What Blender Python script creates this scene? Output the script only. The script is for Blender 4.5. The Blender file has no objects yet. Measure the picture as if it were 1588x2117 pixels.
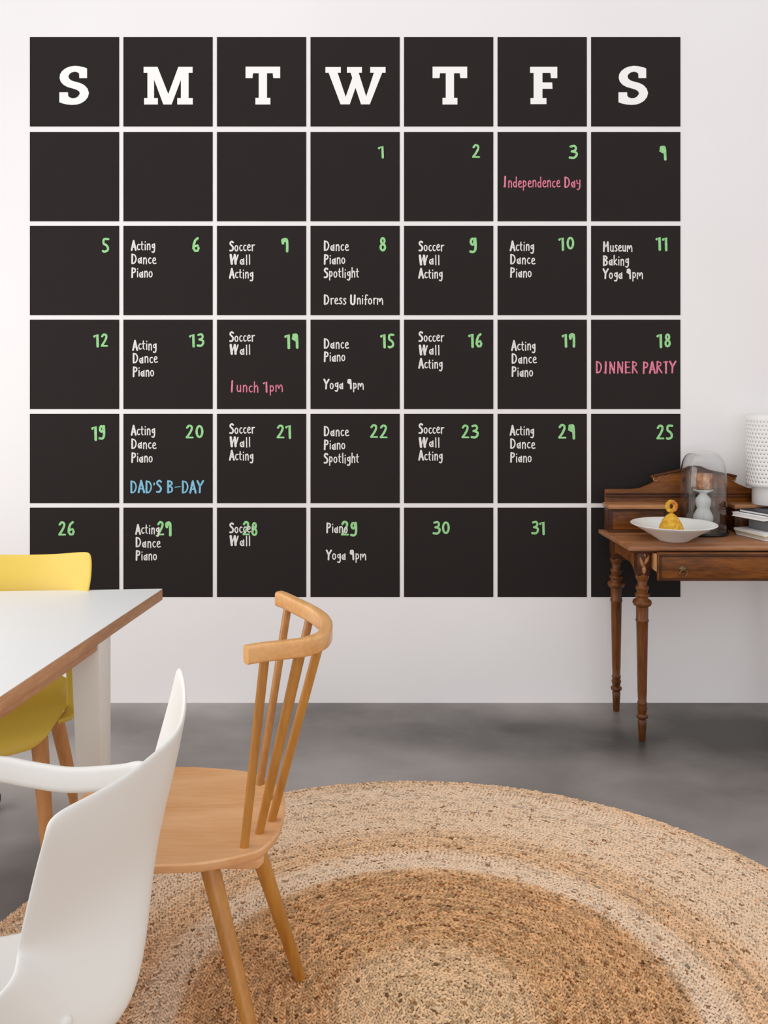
import bpy, bmesh, math, random
import numpy as np
from mathutils import Vector, Matrix

# ------------------------------------------------------------------ camera
SC = bpy.context.scene
COL = SC.collection
F, CX, CY, H = 1910.0, 760.0, 775.0, 1.473        # focal length and principal point on a 1588x2117 frame, eye height
WALL = F * H / (1453 - CY)                        # 4.15 m from the camera to the wall
cd = bpy.data.cameras.new('camera')
cam = bpy.data.objects.new('camera', cd)
COL.objects.link(cam)
cam.location = (0, 0, H)
cam.rotation_euler = (math.radians(90), 0, 0)
cd.sensor_fit = 'VERTICAL'
cd.lens = 40.0
cd.sensor_height = 40.0 * 2117 / F
cd.shift_x = (794 - CX) / 2117
cd.shift_y = -(1058.5 - CY) / 2117
cd.clip_start = 0.05
SC.camera = cam

# ------------------------------------------------------------------ world, lights, exposure
SC.view_settings.view_transform = 'Standard'
SC.view_settings.look = 'None'
SC.view_settings.gamma = 1.0
SC.view_settings.use_curve_mapping = False
SC.view_settings.exposure = 0.0
wd = bpy.data.worlds.new('daylight')
SC.world = wd
wd.use_nodes = True
wd.node_tree.nodes['Background'].inputs[0].default_value = (1.0, 0.985, 0.98, 1)
wd.node_tree.nodes['Background'].inputs[1].default_value = 0.88


def area(name, loc, target, sx, sy, power, color):
    ld = bpy.data.lights.new(name, 'AREA')
    ld.shape = 'RECTANGLE'
    ld.size, ld.size_y = sx, sy
    ld.energy = power
    ld.color = color
    o = bpy.data.objects.new(name, ld)
    COL.objects.link(o)
    o.location = loc
    d = Vector(target) - Vector(loc)
    o.rotation_euler = d.to_track_quat('-Z', 'Y').to_euler()
    return o


area('window_daylight', (-3.3, 1.9, 1.55), (0.0, 2.3, -0.2), 2.6, 2.2, 47, (1.0, 0.985, 0.97))
area('skylight_daylight', (-0.6, 2.2, 4.3), (0.0, 2.8, 0.0), 3.0, 2.4, 14, (1.0, 0.99, 0.98))

area('rear_fill_light', (0.9, -2.6, 1.2), (0.7, 4.1, 0.5), 3.6, 1.8, 26, (1.0, 0.99, 0.985))  # added soft fill behind the camera, lifts the lower wall and front faces

# ------------------------------------------------------------------ helpers
ORG = {}


def link(o, parent=None):
    COL.objects.link(o)
    if parent:
        o.parent = parent


def tag(o, label=None, cat=None, group=None, kind=None):
    if label:
        o['label'] = label
    if cat:
        o['category'] = cat
    if group:
        o['group'] = group
    if kind:
        o['kind'] = kind
    return o


def thing(name, label, cat, loc, group=None):
    o = bpy.data.objects.new(name, None)
    o.empty_display_size = 0.05
    link(o)
    o.location = loc
    ORG[o] = Vector(loc)
    return tag(o, label, cat, group)


def mesh(name, verts, faces, mat, parent=None, smooth=False, loc=None, label=None):
    """verts are in world coordinates; the object's origin is its thing's origin"""
    og = ORG[parent] if parent else Vector(loc or (0, 0, 0))
    me = bpy.data.meshes.new(name)
    me.from_pydata([tuple(Vector(v) - og) for v in verts], [], faces)
    me.validate()
    if mat:
        me.materials.append(mat)
    o = bpy.data.objects.new(name, me)
    link(o, parent)
    if not parent:
        o.location = og
    ORG[o] = og
    bm = bmesh.new()
    bm.from_mesh(me)
    bmesh.ops.recalc_face_normals(bm, faces=bm.faces)
    bm.to_mesh(me)
    bm.free()
    if smooth:
        me.shade_smooth()
    if label:
        o['label'] = label
    return o


def soft(o, angle=40):
    """smooth shading that keeps the hard edges hard"""
    me = o.data
    me.shade_smooth()
    bm = bmesh.new()
    bm.from_mesh(me)
    for e in bm.edges:
        if len(e.link_faces) == 2 and e.calc_face_angle(0) > math.radians(angle):
            e.smooth = False
    bm.to_mesh(me)
    bm.free()
    return o


def bevel(o, w, seg=2):
    m = o.modifiers.new('bevel', 'BEVEL')
    m.width = w
    m.segments = seg
    m.limit_method = 'ANGLE'
    m.angle_limit = math.radians(35)
    o.data.shade_smooth()
    return o


def box(name, x0, x1, y0, y1, z0, z1, mat, parent=None, b=0.0, loc=None, label=None, rot=0.0, pivot=None):
    vs = [(x, y, z) for z in (z0, z1) for x, y in ((x0, y0), (x1, y0), (x1, y1), (x0, y1))]
    if rot:
        px, py = pivot
        c, s = math.cos(rot), math.sin(rot)
        vs = [(px + (x - px) * c - (y - py) * s, py + (x - px) * s + (y - py) * c, z) for x, y, z in vs]
    fs = [(3, 2, 1, 0), (4, 5, 6, 7), (0, 1, 5, 4), (1, 2, 6, 5), (2, 3, 7, 6), (3, 0, 4, 7)]
    o = mesh(name, vs, fs, mat, parent, loc=loc, label=label)
    if b:
        bevel(o, b)
    return o


def lathe(name, prof, cx, cy, mat, parent=None, n=32, flute=None, loc=None, label=None, lean=None, ang=40):
    vs, fs = [], []
    zt, zb = prof[0][1], prof[-1][1]
    for r, z in prof:
        for k in range(n):
            a = 2 * math.pi * k / n
            rr = r
            if flute and flute[0] < z < flute[1]:
                rr = r * (1 - flute[3] * (0.5 + 0.5 * math.cos(a * flute[2])))
            ox = oy = 0
            if lean:
                t = (z - zt) / (zb - zt)
                ox, oy = lean[0] * t, lean[1] * t
            vs.append((cx + ox + rr * math.cos(a), cy + oy + rr * math.sin(a), z))
    for i in range(len(prof) - 1):
        for k in range(n):
            k2 = (k + 1) % n
            fs.append((i * n + k, i * n + k2, (i + 1) * n + k2, (i + 1) * n + k))
    fs.append(tuple(range(n)))
    fs.append(tuple(range((len(prof) - 1) * n, len(prof) * n)))
    o = mesh(name, vs, fs, mat, parent, loc=loc, label=label)
    return soft(o, ang)


def catmull(pts, per=6):
    P = [Vector(p) for p in pts]
    P = [P[0] * 2 - P[1]] + P + [P[-1] * 2 - P[-2]]
    out = []
    for i in range(1, len(P) - 2):
        for k in range(per):
            t = k / per
            a, b, c, d = P[i - 1], P[i], P[i + 1], P[i + 2]
            out.append(0.5 * ((2 * b) + (c - a) * t + (2 * a - 5 * b + 4 * c - d) * t * t + (3 * b - a - 3 * c + d) * t ** 3))
    out.append(P[-2])
    return out


def sweep(name, path, sec, mat, parent=None, scales=None, closed=False, up=(0, 0, 1), loc=None, label=None, smooth=True):
    """sec: closed list of (side, up) offsets"""
    n, m = len(path), len(sec)
    vs, fs = [], []
    upv = Vector(up)
    for i, p in enumerate(path):
        a = path[(i - 1) % n] if (closed or i > 0) else path[i]
        b = path[(i + 1) % n] if (closed or i < n - 1) else path[i]
        t = (Vector(b) - Vector(a)).normalized()
        s = t.cross(upv)
        if s.length < 1e-4:
            s = Vector((1, 0, 0))
        s.normalize()
        w = s.cross(t).normalized()
        k = scales[i] if scales else 1.0
        for x, y in sec:
            vs.append(Vector(p) + s * x * k + w * y * k)
    rng = n if closed else n - 1
    for i in range(rng):
        j = (i + 1) % n
        for k in range(m):
            k2 = (k + 1) % m
            fs.append((i * m + k, i * m + k2, j * m + k2, j * m + k))
    if not closed:
        fs.append(tuple(range(m)))
        fs.append(tuple(range((n - 1) * m, n * m)))
    o = mesh(name, vs, fs, mat, parent, loc=loc, label=label)
    if smooth:
        soft(o, 50)
    return o


def circ(r, n=14, ry=None):
    ry = ry or r
    return [(r * math.cos(2 * math.pi * k / n), ry * math.sin(2 * math.pi * k / n)) for k in range(n)]


def rrect(w, h, r, n=4):
    out = []
    for cx, cy, a0 in ((w / 2 - r, h / 2 - r, 0), (-w / 2 + r, h / 2 - r, 90), (-w / 2 + r, -h / 2 + r, 180), (w / 2 - r, -h / 2 + r, 270)):
        for k in range(n + 1):
            a = math.radians(a0 + 90 * k / n)
            out.append((cx + r * math.cos(a), cy + r * math.sin(a)))
    return out


def tube(name, p0, p1, r0, r1, mat, parent=None, n=20, label=None, loc=None, steps=1):
    p0, p1 = Vector(p0), Vector(p1)
    path = [p0.lerp(p1, k / steps) for k in range(steps + 1)]
    sc = [1 + (r1 / r0 - 1) * k / steps for k in range(steps + 1)]
    return sweep(name, path, circ(r0, n), mat, parent, scales=sc, up=(0, 1, 0.01), label=label, loc=loc)


def W(px, row, Y):
    return Vector(((px - CX) * Y / F, Y, H - (row - CY) * Y / F))


# ------------------------------------------------------------------ materials
def srgb(r, g, b):
    f = lambda c: ((c / 255) / 12.92) if c / 255 <= 0.04045 else (((c / 255) + 0.055) / 1.055) ** 2.4
    return (f(r), f(g), f(b), 1)


def mat(name, color, rough=0.5, spec=0.5, metal=0.0, noise=None, bump=None, coat=0.0, off=(0, 0, 0)):
    """noise = (scale, color2, stretch xyz, detail, lo, hi) ; bump = (scale, strength)"""
    m = bpy.data.materials.new(name)
    m.use_nodes = True
    nt = m.node_tree
    b = nt.nodes['Principled BSDF']
    b.inputs['Base Color'].default_value = color
    b.inputs['Roughness'].default_value = rough
    b.inputs['Specular IOR Level'].default_value = spec
    b.inputs['Metallic'].default_value = metal
    b.inputs['Coat Weight'].default_value = coat
    tc = nt.nodes.new('ShaderNodeTexCoord')
    if noise:
        sc, c2, st, det, lo, hi = noise
        mp = nt.nodes.new('ShaderNodeMapping')
        mp.inputs['Scale'].default_value = st
        mp.inputs['Location'].default_value = off
        nt.links.new(tc.outputs['Object'], mp.inputs[0])
        n = nt.nodes.new('ShaderNodeTexNoise')
        n.inputs['Scale'].default_value = sc
        n.inputs['Detail'].default_value = det
        nt.links.new(mp.outputs[0], n.inputs['Vector'])
        rp = nt.nodes.new('ShaderNodeValToRGB')
        rp.color_ramp.elements[0].position = lo
        rp.color_ramp.elements[1].position = hi
        rp.color_ramp.elements[0].color = color
        rp.color_ramp.elements[1].color = c2
        nt.links.new(n.outputs['Fac'], rp.inputs[0])
        nt.links.new(rp.outputs[0], b.inputs['Base Color'])
    if bump:
        n2 = nt.nodes.new('ShaderNodeTexNoise')
        n2.inputs['Scale'].default_value = bump[0]
        n2.inputs['Detail'].default_value = 5
        nt.links.new(tc.outputs['Object'], n2.inputs['Vector'])
        bp = nt.nodes.new('ShaderNodeBump')
        bp.inputs['Strength'].default_value = bump[1]
        bp.inputs['Distance'].default_value = 0.01
        nt.links.new(n2.outputs['Fac'], bp.inputs['Height'])
        nt.links.new(bp.outputs[0], b.inputs['Normal'])
    return m


def wood(name, dark, light, axis='x', scale=1.0, rough=0.45, coat=0.0, spec=0.5):
    """grain running along one axis: a distorted wave for the figure and fine stretched noise"""
    m = bpy.data.materials.new(name)
    m.use_nodes = True
    nt = m.node_tree
    b = nt.nodes['Principled BSDF']
    b.inputs['Roughness'].default_value = rough
    b.inputs['Coat Weight'].default_value = coat
    b.inputs['Coat Roughness'].default_value = 0.3
    b.inputs['Specular IOR Level'].default_value = spec
    tc = nt.nodes.new('ShaderNodeTexCoord')
    st = {'x': (0.12, 1, 1), 'y': (1, 0.12, 1), 'z': (1, 1, 0.12)}[axis]
    mp = nt.nodes.new('ShaderNodeMapping')
    mp.inputs['Scale'].default_value = [s * scale for s in st]
    nt.links.new(tc.outputs['Object'], mp.inputs[0])
    n1 = nt.nodes.new('ShaderNodeTexNoise')
    n1.inputs['Scale'].default_value = 9
    n1.inputs['Detail'].default_value = 3
    n1.inputs['Distortion'].default_value = 0.8
    n2 = nt.nodes.new('ShaderNodeTexNoise')
    n2.inputs['Scale'].default_value = 110
    n2.inputs['Detail'].default_value = 4
    nt.links.new(mp.outputs[0], n1.inputs['Vector'])
    nt.links.new(mp.outputs[0], n2.inputs['Vector'])
    mx = nt.nodes.new('ShaderNodeMix')
    mx.data_type = 'FLOAT'
    mx.inputs[0].default_value = 0.35
    nt.links.new(n1.outputs['Fac'], mx.inputs[2])
    nt.links.new(n2.outputs['Fac'], mx.inputs[3])
    rp = nt.nodes.new('ShaderNodeValToRGB')
    rp.color_ramp.elements[0].position = 0.34
    rp.color_ramp.elements[1].position = 0.66
    rp.color_ramp.elements[0].color = dark
    rp.color_ramp.elements[1].color = light
    nt.links.new(mx.outputs[0], rp.inputs[0])
    nt.links.new(rp.outputs[0], b.inputs['Base Color'])
    bp = nt.nodes.new('ShaderNodeBump')
    bp.inputs['Strength'].default_value = 0.12
    bp.inputs['Distance'].default_value = 0.003
    nt.links.new(n2.outputs['Fac'], bp.inputs['Height'])
    nt.links.new(bp.outputs[0], b.inputs['Normal'])
    return m


M_wall = mat('wall_paint', srgb(243, 240, 241), 0.8, 0.2, noise=(1.3, srgb(247, 245, 246), (1, 1, 1), 3, 0.3, 0.7), bump=(30, 0.05))
M_floor = mat('polished_concrete', srgb(66, 62, 59), 0.42, 0.4, noise=(0.62, srgb(176, 168, 165), (1, 1.3, 1), 9, 0.36, 0.64), bump=(14, 0.06), off=(5.3, 5.7, 0))  # noise offset picked so blotches imitate light falloff, pale left and dark right
M_board = mat('chalkboard_vinyl', srgb(41, 37, 36), 0.8, 0.12, noise=(1.1, srgb(46, 41, 40), (1, 1, 1), 3, 0.3, 0.7))
M_white_ink = mat('white_lettering', srgb(252, 251, 250), 0.7, 0.2)
M_chalk = mat('white_chalk', srgb(222, 217, 214), 0.9, 0.1, noise=(260, srgb(246, 244, 242), (1, 1, 1), 2, 0.3, 0.7))
M_green = mat('green_chalk', srgb(138, 212, 132), 0.9, 0.1, noise=(160, srgb(178, 226, 172), (1, 1, 1), 2, 0.35, 0.7))
M_pink = mat('pink_chalk', srgb(218, 112, 142), 0.9, 0.1, noise=(160, srgb(240, 150, 175), (1, 1, 1), 2, 0.35, 0.7))
M_blue = mat('blue_chalk', srgb(118, 184, 216), 0.9, 0.1, noise=(160, srgb(150, 208, 232), (1, 1, 1), 2, 0.35, 0.7))
M_lam = mat('white_laminate', srgb(238, 238, 238), 0.5, 0.3)
M_edge = wood('table_edge_wood', srgb(166, 114, 76), srgb(206, 156, 114), 'y', 1.2, 0.55)
M_leg = mat('painted_leg', srgb(226, 221, 214), 0.5, 0.4)
M_honey = wood('honey_beech', srgb(212, 152, 98), srgb(234, 184, 136), 'x', 1.0, 0.38, 0.15)
M_honey_z = wood('honey_beech_upright', srgb(160, 100, 32), srgb(200, 140, 60), 'z', 1.0, 0.38, 0.2)
M_rail = wood('pale_beech_rail', srgb(214, 150, 82), srgb(236, 184, 124), 'y', 1.0, 0.3, 0.3)
M_oakleg = wood('oak_leg', srgb(188, 122, 66), srgb(214, 154, 96), 'z', 1.0, 0.5)
M_whitepl = mat('white_plastic', srgb(236, 234, 230), 0.42, 0.45)
M_yellow = mat('yellow_plastic', srgb(224, 192, 80), 0.42, 0.45)
M_jute = None
M_walnut = wood('walnut', srgb(74, 36, 6), srgb(152, 88, 28), 'x', 1.6, 0.42, 0.05, 0.28)
M_walnut_z = wood('walnut_upright', srgb(62, 30, 7), srgb(132, 76, 26), 'z', 1.6, 0.38, 0.10, 0.3)
M_walnut_top = wood('walnut_top', srgb(136, 84, 50), srgb(186, 130, 86), 'x', 1.4, 0.42, 0.1)
M_walnut_dk = wood('dark_walnut', srgb(48, 20, 6), srgb(94, 50, 18), 'x', 1.6, 0.45, 0.05, 0.28)
M_raw = wood('raw_wood', srgb(190, 134, 84), srgb(222, 172, 122), 'z', 1.2, 0.6)
M_brass = mat('aged_brass', srgb(92, 74, 48), 0.4, 0.5, 0.8, noise=(60, srgb(140, 118, 84), (1, 1, 1), 2, 0.3, 0.7))
M_ceramic = mat('white_glaze', srgb(238, 238, 234), 0.25, 0.5)
M_matteceramic = mat('white_matte_ceramic', srgb(232, 236, 234), 0.5, 0.4)
M_shade = mat('white_metal_shade', srgb(244, 243, 241), 0.45, 0.4)
M_black = mat('black_lacquer', srgb(22, 24, 26), 0.35, 0.5)
M_knit = mat('yellow_knobbly', srgb(206, 146, 30), 0.7, 0.3, noise=(70, srgb(232, 186, 66), (1, 1, 1), 2, 0.35, 0.65), bump=(160, 0.5))
M_orange = mat('orange_clay', srgb(196, 96, 46), 0.6, 0.4, noise=(70, srgb(222, 150, 66), (1, 1, 1), 2, 0.35, 0.65))
M_amber = mat('amber_copper', srgb(150, 84, 36), 0.35, 0.5, 0.25, noise=(40, srgb(224, 158, 92), (1, 1, 1), 2, 0.35, 0.65))
M_navy = mat('navy_cover', srgb(26, 30, 46), 0.4, 0.5)
M_page = mat('white_paper', srgb(240, 238, 236), 0.7, 0.2, noise=(220, srgb(224, 221, 218), (0.05, 0.05, 6), 2, 0.4, 0.6))
M_grey = mat('grey_cloth_cover', srgb(120, 122, 124), 0.7, 0.2)
M_cream = mat('cream_paper', srgb(214, 198, 160), 0.7, 0.2, noise=(220, srgb(176, 160, 130), (0.05, 0.05, 6), 2, 0.4, 0.6))
M_bookwhite = mat('white_cover', srgb(244, 243, 243), 0.35, 0.4)
M_rubber = mat('black_rubber', srgb(30, 27, 25), 0.6, 0.3)
M_metal = mat('brushed_steel', srgb(190, 188, 184), 0.35, 0.5, 0.9)
M_glass = bpy.data.materials.new('clear_glass')
M_glass.use_nodes = True
_b = M_glass.node_tree.nodes['Principled BSDF']
_b.inputs['Transmission Weight'].default_value = 1.0
_b.inputs['Roughness'].default_value = 0.0
_b.inputs['IOR'].default_value = 1.45
_b.inputs['Base Color'].default_value = (0.96, 0.97, 0.97, 1)

# ------------------------------------------------------------------ setting
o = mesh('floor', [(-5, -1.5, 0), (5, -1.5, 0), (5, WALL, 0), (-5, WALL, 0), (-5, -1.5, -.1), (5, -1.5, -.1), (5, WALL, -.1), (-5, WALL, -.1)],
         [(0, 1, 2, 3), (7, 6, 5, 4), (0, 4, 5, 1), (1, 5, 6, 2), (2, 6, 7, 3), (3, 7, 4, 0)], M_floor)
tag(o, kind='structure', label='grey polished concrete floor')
o = box('wall_back', -5, 5, WALL, WALL + 0.12, -0.1, 3.2, M_wall)
tag(o, kind='structure', label='plain white painted wall')

# ------------------------------------------------------------------ chalkboard calendar
SW = WALL / F                                     # metres per photo pixel on the wall
TILE = 184.5 * SW
COLX = [62 + 193.35 * k for k in range(7)]
ROWY = [77, 273, 467, 661, 855.5, 1049.5]
TH = 0.002


def wx(px): return (px - CX) * SW
def wz(row): return H - (row - CY) * SW


def arc(cx, cy, rx, ry, a0, a1, n=10):
    return [(cx + rx * math.cos(math.radians(a0 + (a1 - a0) * k / n)), cy + ry * math.sin(math.radians(a0 + (a1 - a0) * k / n))) for k in range(n + 1)]


# hand-lettered alphabet: glyph = (advance, [(stroke points, stroke width)...]); cap height 1, x height .66
B, T_ = 0.2, 0.125
G = {
    'A': (.5, [([(.06, 0), (.24, .95)], B), ([(.24, .95), (.44, 0)], B), ([(.12, .3), (.38, .3)], .14)]),
    'B': (.5, [([(.1, 0), (.1, .95)], B), ([(.1, .95), (.3, .9), (.36, .72), (.14, .52)], .17), ([(.14, .52), (.36, .42), (.34, .1), (.1, .02)], .17)]),
    'D': (.54, [([(.1, .02), (.1, .95)], .19), ([(.1, .95), (.3, .88), (.42, .6), (.4, .3), (.28, .06), (.1, .02)], .15)]),
    'E': (.5, [([(.1, 0), (.1, .95)], .18), ([(.1, .94), (.4, .94)], .1), ([(.1, .5), (.36, .5)], .1), ([(.1, .03), (.42, .03)], .1)]),
    'I': (.42, [([(.2, 0), (.22, .95)], B), ([(.1, .03), (.2, .03)], .12)]),
    'L': (.42, [([(.12, 0), (.16, 1)], B)]),
    'M': (.66, [([(.1, 0), (.12, .95)], .19), ([(.12, .95), (.3, .45), (.48, .95)], .17), ([(.48, .95), (.52, 0)], .19)]),
    'N': (.58, [([(.1, 0), (.12, .95)], .15), ([(.12, .95), (.42, .05)], .2), ([(.42, .05), (.44, .95)], .14)]),
    'P': (.48, [([(.1, 0), (.12, .95)], .19), ([(.12, .95), (.34, .88), (.38, .68), (.3, .52), (.14, .48)], .16)]),
    'R': (.52, [([(.1, 0), (.12, .95)], .17), ([(.12, .95), (.34, .86), (.36, .66), (.14, .5)], .13), ([(.16, .5), (.44, 0)], .15)]),
    'S': (.46, [([(.36, .88), (.24, .97), (.11, .86), (.12, .68), (.28, .5), (.36, .28), (.26, .05), (.08, .04)], .19)]),
    'T': (.46, [([(.22, 0), (.22, .95)], .19), ([(.04, .93), (.34, .95)], .12)]),
    'U': (.56, [([(.1, .95), (.1, .2), (.2, .03), (.34, .05), (.4, .25), (.42, .95)], .2)]),
    'W': (.76, [([(.12, .95), (.2, .05)], .27), ([(.2, .1), (.38, .9)], .1), ([(.42, .95), (.48, .05)], .26), ([(.48, .1), (.66, .95)], .15)]),
    'Y': (.52, [([(.06, .95), (.24, .5)], .2), ([(.46, .95), (.24, .5), (.22, 0)], .19)]),
    'a': (.42, [(arc(.2, .26, .13, .24, 60, 340), T_), ([(.32, .6), (.33, .02)], T_), ([(.14, .12), (.28, .4)], .1)]),
    'c': (.36, [(arc(.22, .3, .13, .28, 60, 310), T_)]),
    'd': (.42, [(arc(.2, .26, .12, .24, 40, 330), T_), ([(.32, .95), (.33, .02)], T_)]),
    'e': (.4, [([(.11, .3), (.3, .4), (.28, .58), (.18, .6), (.1, .42), (.1, .16), (.2, .03), (.36, .08)], T_)]),
    'f': (.34, [([(.32, .95), (.2, .98), (.16, .8), (.15, 0)], T_), ([(.06, .5), (.28, .54)], .1)]),
    'g': (.42, [(arc(.2, .4, .1, .18, 0, 360), T_), ([(.32, .62), (.32, 0), (.24, -.24), (.1, -.2)], .15)]),
    'h': (.42, [([(.1, .98), (.1, 0)], T_), ([(.1, .4), (.24, .62), (.33, .45), (.34, 0)], T_)]),
    'i': (.22, [([(.11, .56), (.11, 0)], T_), ([(.11, .8), (.12, .84)], .12)]),
    'k': (.4, [([(.1, .98), (.1, 0)], T_), ([(.32, .58), (.12, .26), (.34, 0)], T_)]),
    'l': (.22, [([(.11, .98), (.12, 0)], T_)]),
    'm': (.6, [([(.08, .6), (.08, 0)], T_), ([(.08, .45), (.2, .62), (.28, .3)], .15), ([(.28, .3), (.4, .62), (.5, .45), (.52, 0)], T_)]),
    'n': (.42, [([(.1, .6), (.1, 0)], T_), ([(.1, .42), (.22, .62), (.32, .48), (.33, 0)], T_)]),
    'o': (.42, [(arc(.2, .31, .13, .28, 0, 360, 14), T_)]),
    'p': (.42, [([(.1, .6), (.1, -.28)], T_), (arc(.21, .34, .11, .25, 150, -150), T_)]),
    'r': (.34, [([(.1, .6), (.12, 0)], T_), ([(.12, .4), (.2, .6), (.32, .6)], T_)]),
    's': (.34, [([(.28, .56), (.18, .62), (.1, .5), (.2, .32), (.27, .16), (.18, .02), (.06, .06)], T_)]),
    't': (.34, [([(.15, .86), (.14, .1), (.24, .02)], T_), ([(.04, .58), (.28, .6)], .1)]),
    'u': (.44, [([(.1, .6), (.1, .15), (.2, .02), (.32, .14)], T_), ([(.33, .6), (.33, 0)], T_)]),
    'y': (.42, [([(.08, .6), (.12, .28), (.28, .3)], T_), ([(.33, .6), (.32, 0), (.22, -.26), (.12, -.24)], .14)]),
    '1': (.42, [([(.06, .8), (.24, .94), (.26, 0)], .2)]),
    '2': (.54, [([(.12, .8), (.22, .95), (.36, .9), (.38, .7), (.26, .36), (.1, .06)], .17), ([(.1, .05), (.44, .05)], .13)]),
    '3': (.5, [([(.12, .9), (.3, .95), (.38, .8), (.34, .62), (.18, .52)], .17), ([(.2, .54), (.4, .42), (.4, .2), (.28, .04), (.08, .06)], .18)]),
    '4': (.5, [([(.14, .9), (.1, .62), (.3, .5)], .19), ([(.14, .86), (.3, .9), (.34, .6), (.36, 0)], .2), ([(.2, .72), (.3, .66)], .2)]),
    '5': (.46, [([(.4, .94), (.16, .93), (.14, .62), (.28, .5), (.38, .3), (.34, .1), (.18, .02), (.1, .06)], .17)]),
    '6': (.5, [([(.34, .95), (.2, .8), (.12, .5), (.1, .24), (.2, .05), (.34, .06), (.4, .24), (.34, .44), (.16, .38)], .18)]),
    '7': (.46, [([(.12, .62), (.1, .88), (.3, .93), (.34, .6), (.34, .02)], .2), ([(.12, .74), (.24, .8)], .16)]),
    '8': (.5, [(arc(.25, .72, .1, .2, 0, 360, 12), .16), (arc(.25, .26, .13, .22, 0, 360, 12), .17)]),
    '9': (.5, [(arc(.2, .7, .1, .2, 0, 360, 12), .17), ([(.34, .9), (.36, .5), (.34, .16), (.24, .02), (.08, .04)], .17)]),
    '0': (.56, [(arc(.27, .48, .16, .42, 0, 360, 16), .18)]),
    "'": (.2, [([(.1, .8), (.08, .66)], .14)]),
    '-': (.52, [([(.08, .45), (.44, .5)], .08)]),
    ' ': (.38, []),
}


def stroke_geom(pts, w, vs, fs, fx, fz, y):
    """a flat ribbon with round ends that rises by microns along its length, so crossings never share a plane"""
    P = [Vector((a, b)) for a, b in pts]
    if len(P) in (4, 5, 6, 7, 8):
        P = [Vector((q.x, q.y)) for q in catmull([(p.x, p.y, 0) for p in P], 4)]
    P = [p for i, p in enumerate(P) if i == 0 or (p - P[i - 1]).length > 1e-4]
    closed = (P[0] - P[-1]).length < 1e-3
    if closed:
        P = P[:-1]
    n = len(P)
    base = len(vs)
    for i, p in enumerate(P):
        a = P[(i - 1) % n] if closed else P[max(i - 1, 0)]
        b = P[(i + 1) % n] if closed else P[min(i + 1, n - 1)]
        t = (b - a).normalized()
        nrm = Vector((-t.y, t.x)) * w / 2
        yy = y if closed else y - 0.000008 * i
        l, r = p + nrm, p - nrm
        vs += [(fx(l.x), yy, fz(l.y)), (fx(r.x), yy, fz(r.y))]
    for i in range(n if closed else n - 1):
        k, k2 = base + 2 * i, base + 2 * ((i + 1) % n)
        fs.append((k, k2, k2 + 1, k + 1))
    if closed:
        return
    for p, q, e, sg in ((P[0], P[1], 0, -1), (P[-1], P[-2], n - 1, 1)):
        t = (p - q).normalized()
        m = Vector((-t.y, t.x)) * sg
        yy = y - 0.000008 * e
        c = [p + m * (w / 2) * math.cos(a) + t * (w / 2) * math.sin(a) for a in [math.pi * k / 6 for k in range(1, 6)]]
        k = len(vs)
        vs += [(fx(v.x), yy, fz(v.y)) for v in c]
        i0, i1 = base + 2 * e, base + 2 * e + 1
        fs.append((i0, k, k + 1, k + 2, k + 3, k + 4, i1))


def write(text, x0, x1, base, cap, m, parent, name, label, wk=1.0):
    adv = sum(G[c][0] for c in text)
    k = (x1 - x0) / (adv - 0.08)
    vs, fs = [], []
    pen = -0.04
    rnd = random.Random(text + str(x0))
    j = 0
    for c in text:
        dy = rnd.uniform(-.04, .04)
        for pts, w in G[c][1]:
            # widths are given for a unit cap height: keep them even although the line is condensed
            pp = [((p[0] + pen) * k / cap, p[1] + dy) for p in pts]
            y = WALL - TH - 0.0004 - 0.0003 * (j % 5)
            stroke_geom(pp, w * 0.92 * wk, vs, fs, lambda a: wx(x0 + a * cap), lambda b: wz(base - b * cap), y)
            j += 1
        pen += G[c][0]
    me = bpy.data.meshes.new(name)
    og = ORG[parent]
    me.from_pydata([tuple(Vector(v) - og) for v in vs], [], fs)
    me.materials.append(m)
    o = bpy.data.objects.new(name, me)
    link(o, parent)
    ORG[o] = og
    o['label'] = label
    return o


def words(text, x0, x1, base, cap, m, parent, cn, wk=1.0):
    k = (x1 - x0) / sum(G[c][0] for c in text)
    x = x0
    for w in text.split(' '):
        a = sum(G[c][0] for c in w) * k
        write(w, x, x + a, base, cap, m, parent, 'note_text', '%s handwritten %s' % (cn, w), wk)
        x += a + G[' '][0] * k


def poly_letter(pts, ox, oy, sc, shift, parent, label):
    vs = [(wx(ox + x / sc + shift), WALL - TH - 0.0005, wz(oy + y / sc)) for x, y in pts]
    vs2 = [(x, WALL - TH, z) for x, y, z in vs]
    n = len(vs)
    fs = [tuple(range(n))] + [(i, (i + 1) % n, n + (i + 1) % n, n + i) for i in range(n)]
    return mesh('weekday_letter', vs + vs2, fs, M_white_ink, parent, label=label)


P_M = [(95, 245), (475, 245), (770, 990), (1045, 245), (1435, 245), (1435, 410), (1325, 410), (1325, 1100), (1440, 1100), (1440, 1275), (1015, 1275), (1015, 1100), (1115, 1100), (1115, 600), (860, 1275), (635, 1275), (380, 590), (380, 1100), (485, 1100), (485, 1275), (110, 1275), (110, 1100), (200, 1100), (200, 410), (95, 410)]
P_W = [(90, 215), (450, 215), (450, 350), (375, 350), (565, 915), (720, 470), (680, 350), (595, 350), (595, 215), (945, 215), (945, 350), (870, 350), (1045, 905), (1225, 350), (1140, 350), (1140, 215), (1500, 215), (1500, 350), (1420, 350), (1130, 1090), (925, 1090), (795, 700), (660, 1090), (445, 1090), (165, 350), (90, 350)]
P_T = [(140, 320), (1400, 320), (1400, 740), (1150, 740), (1130, 560), (920, 560), (920, 1460), (1045, 1460), (1045, 1700), (500, 1700), (500, 1460), (620, 1460), (620, 560), (410, 560), (390, 740), (140, 740)]
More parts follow.
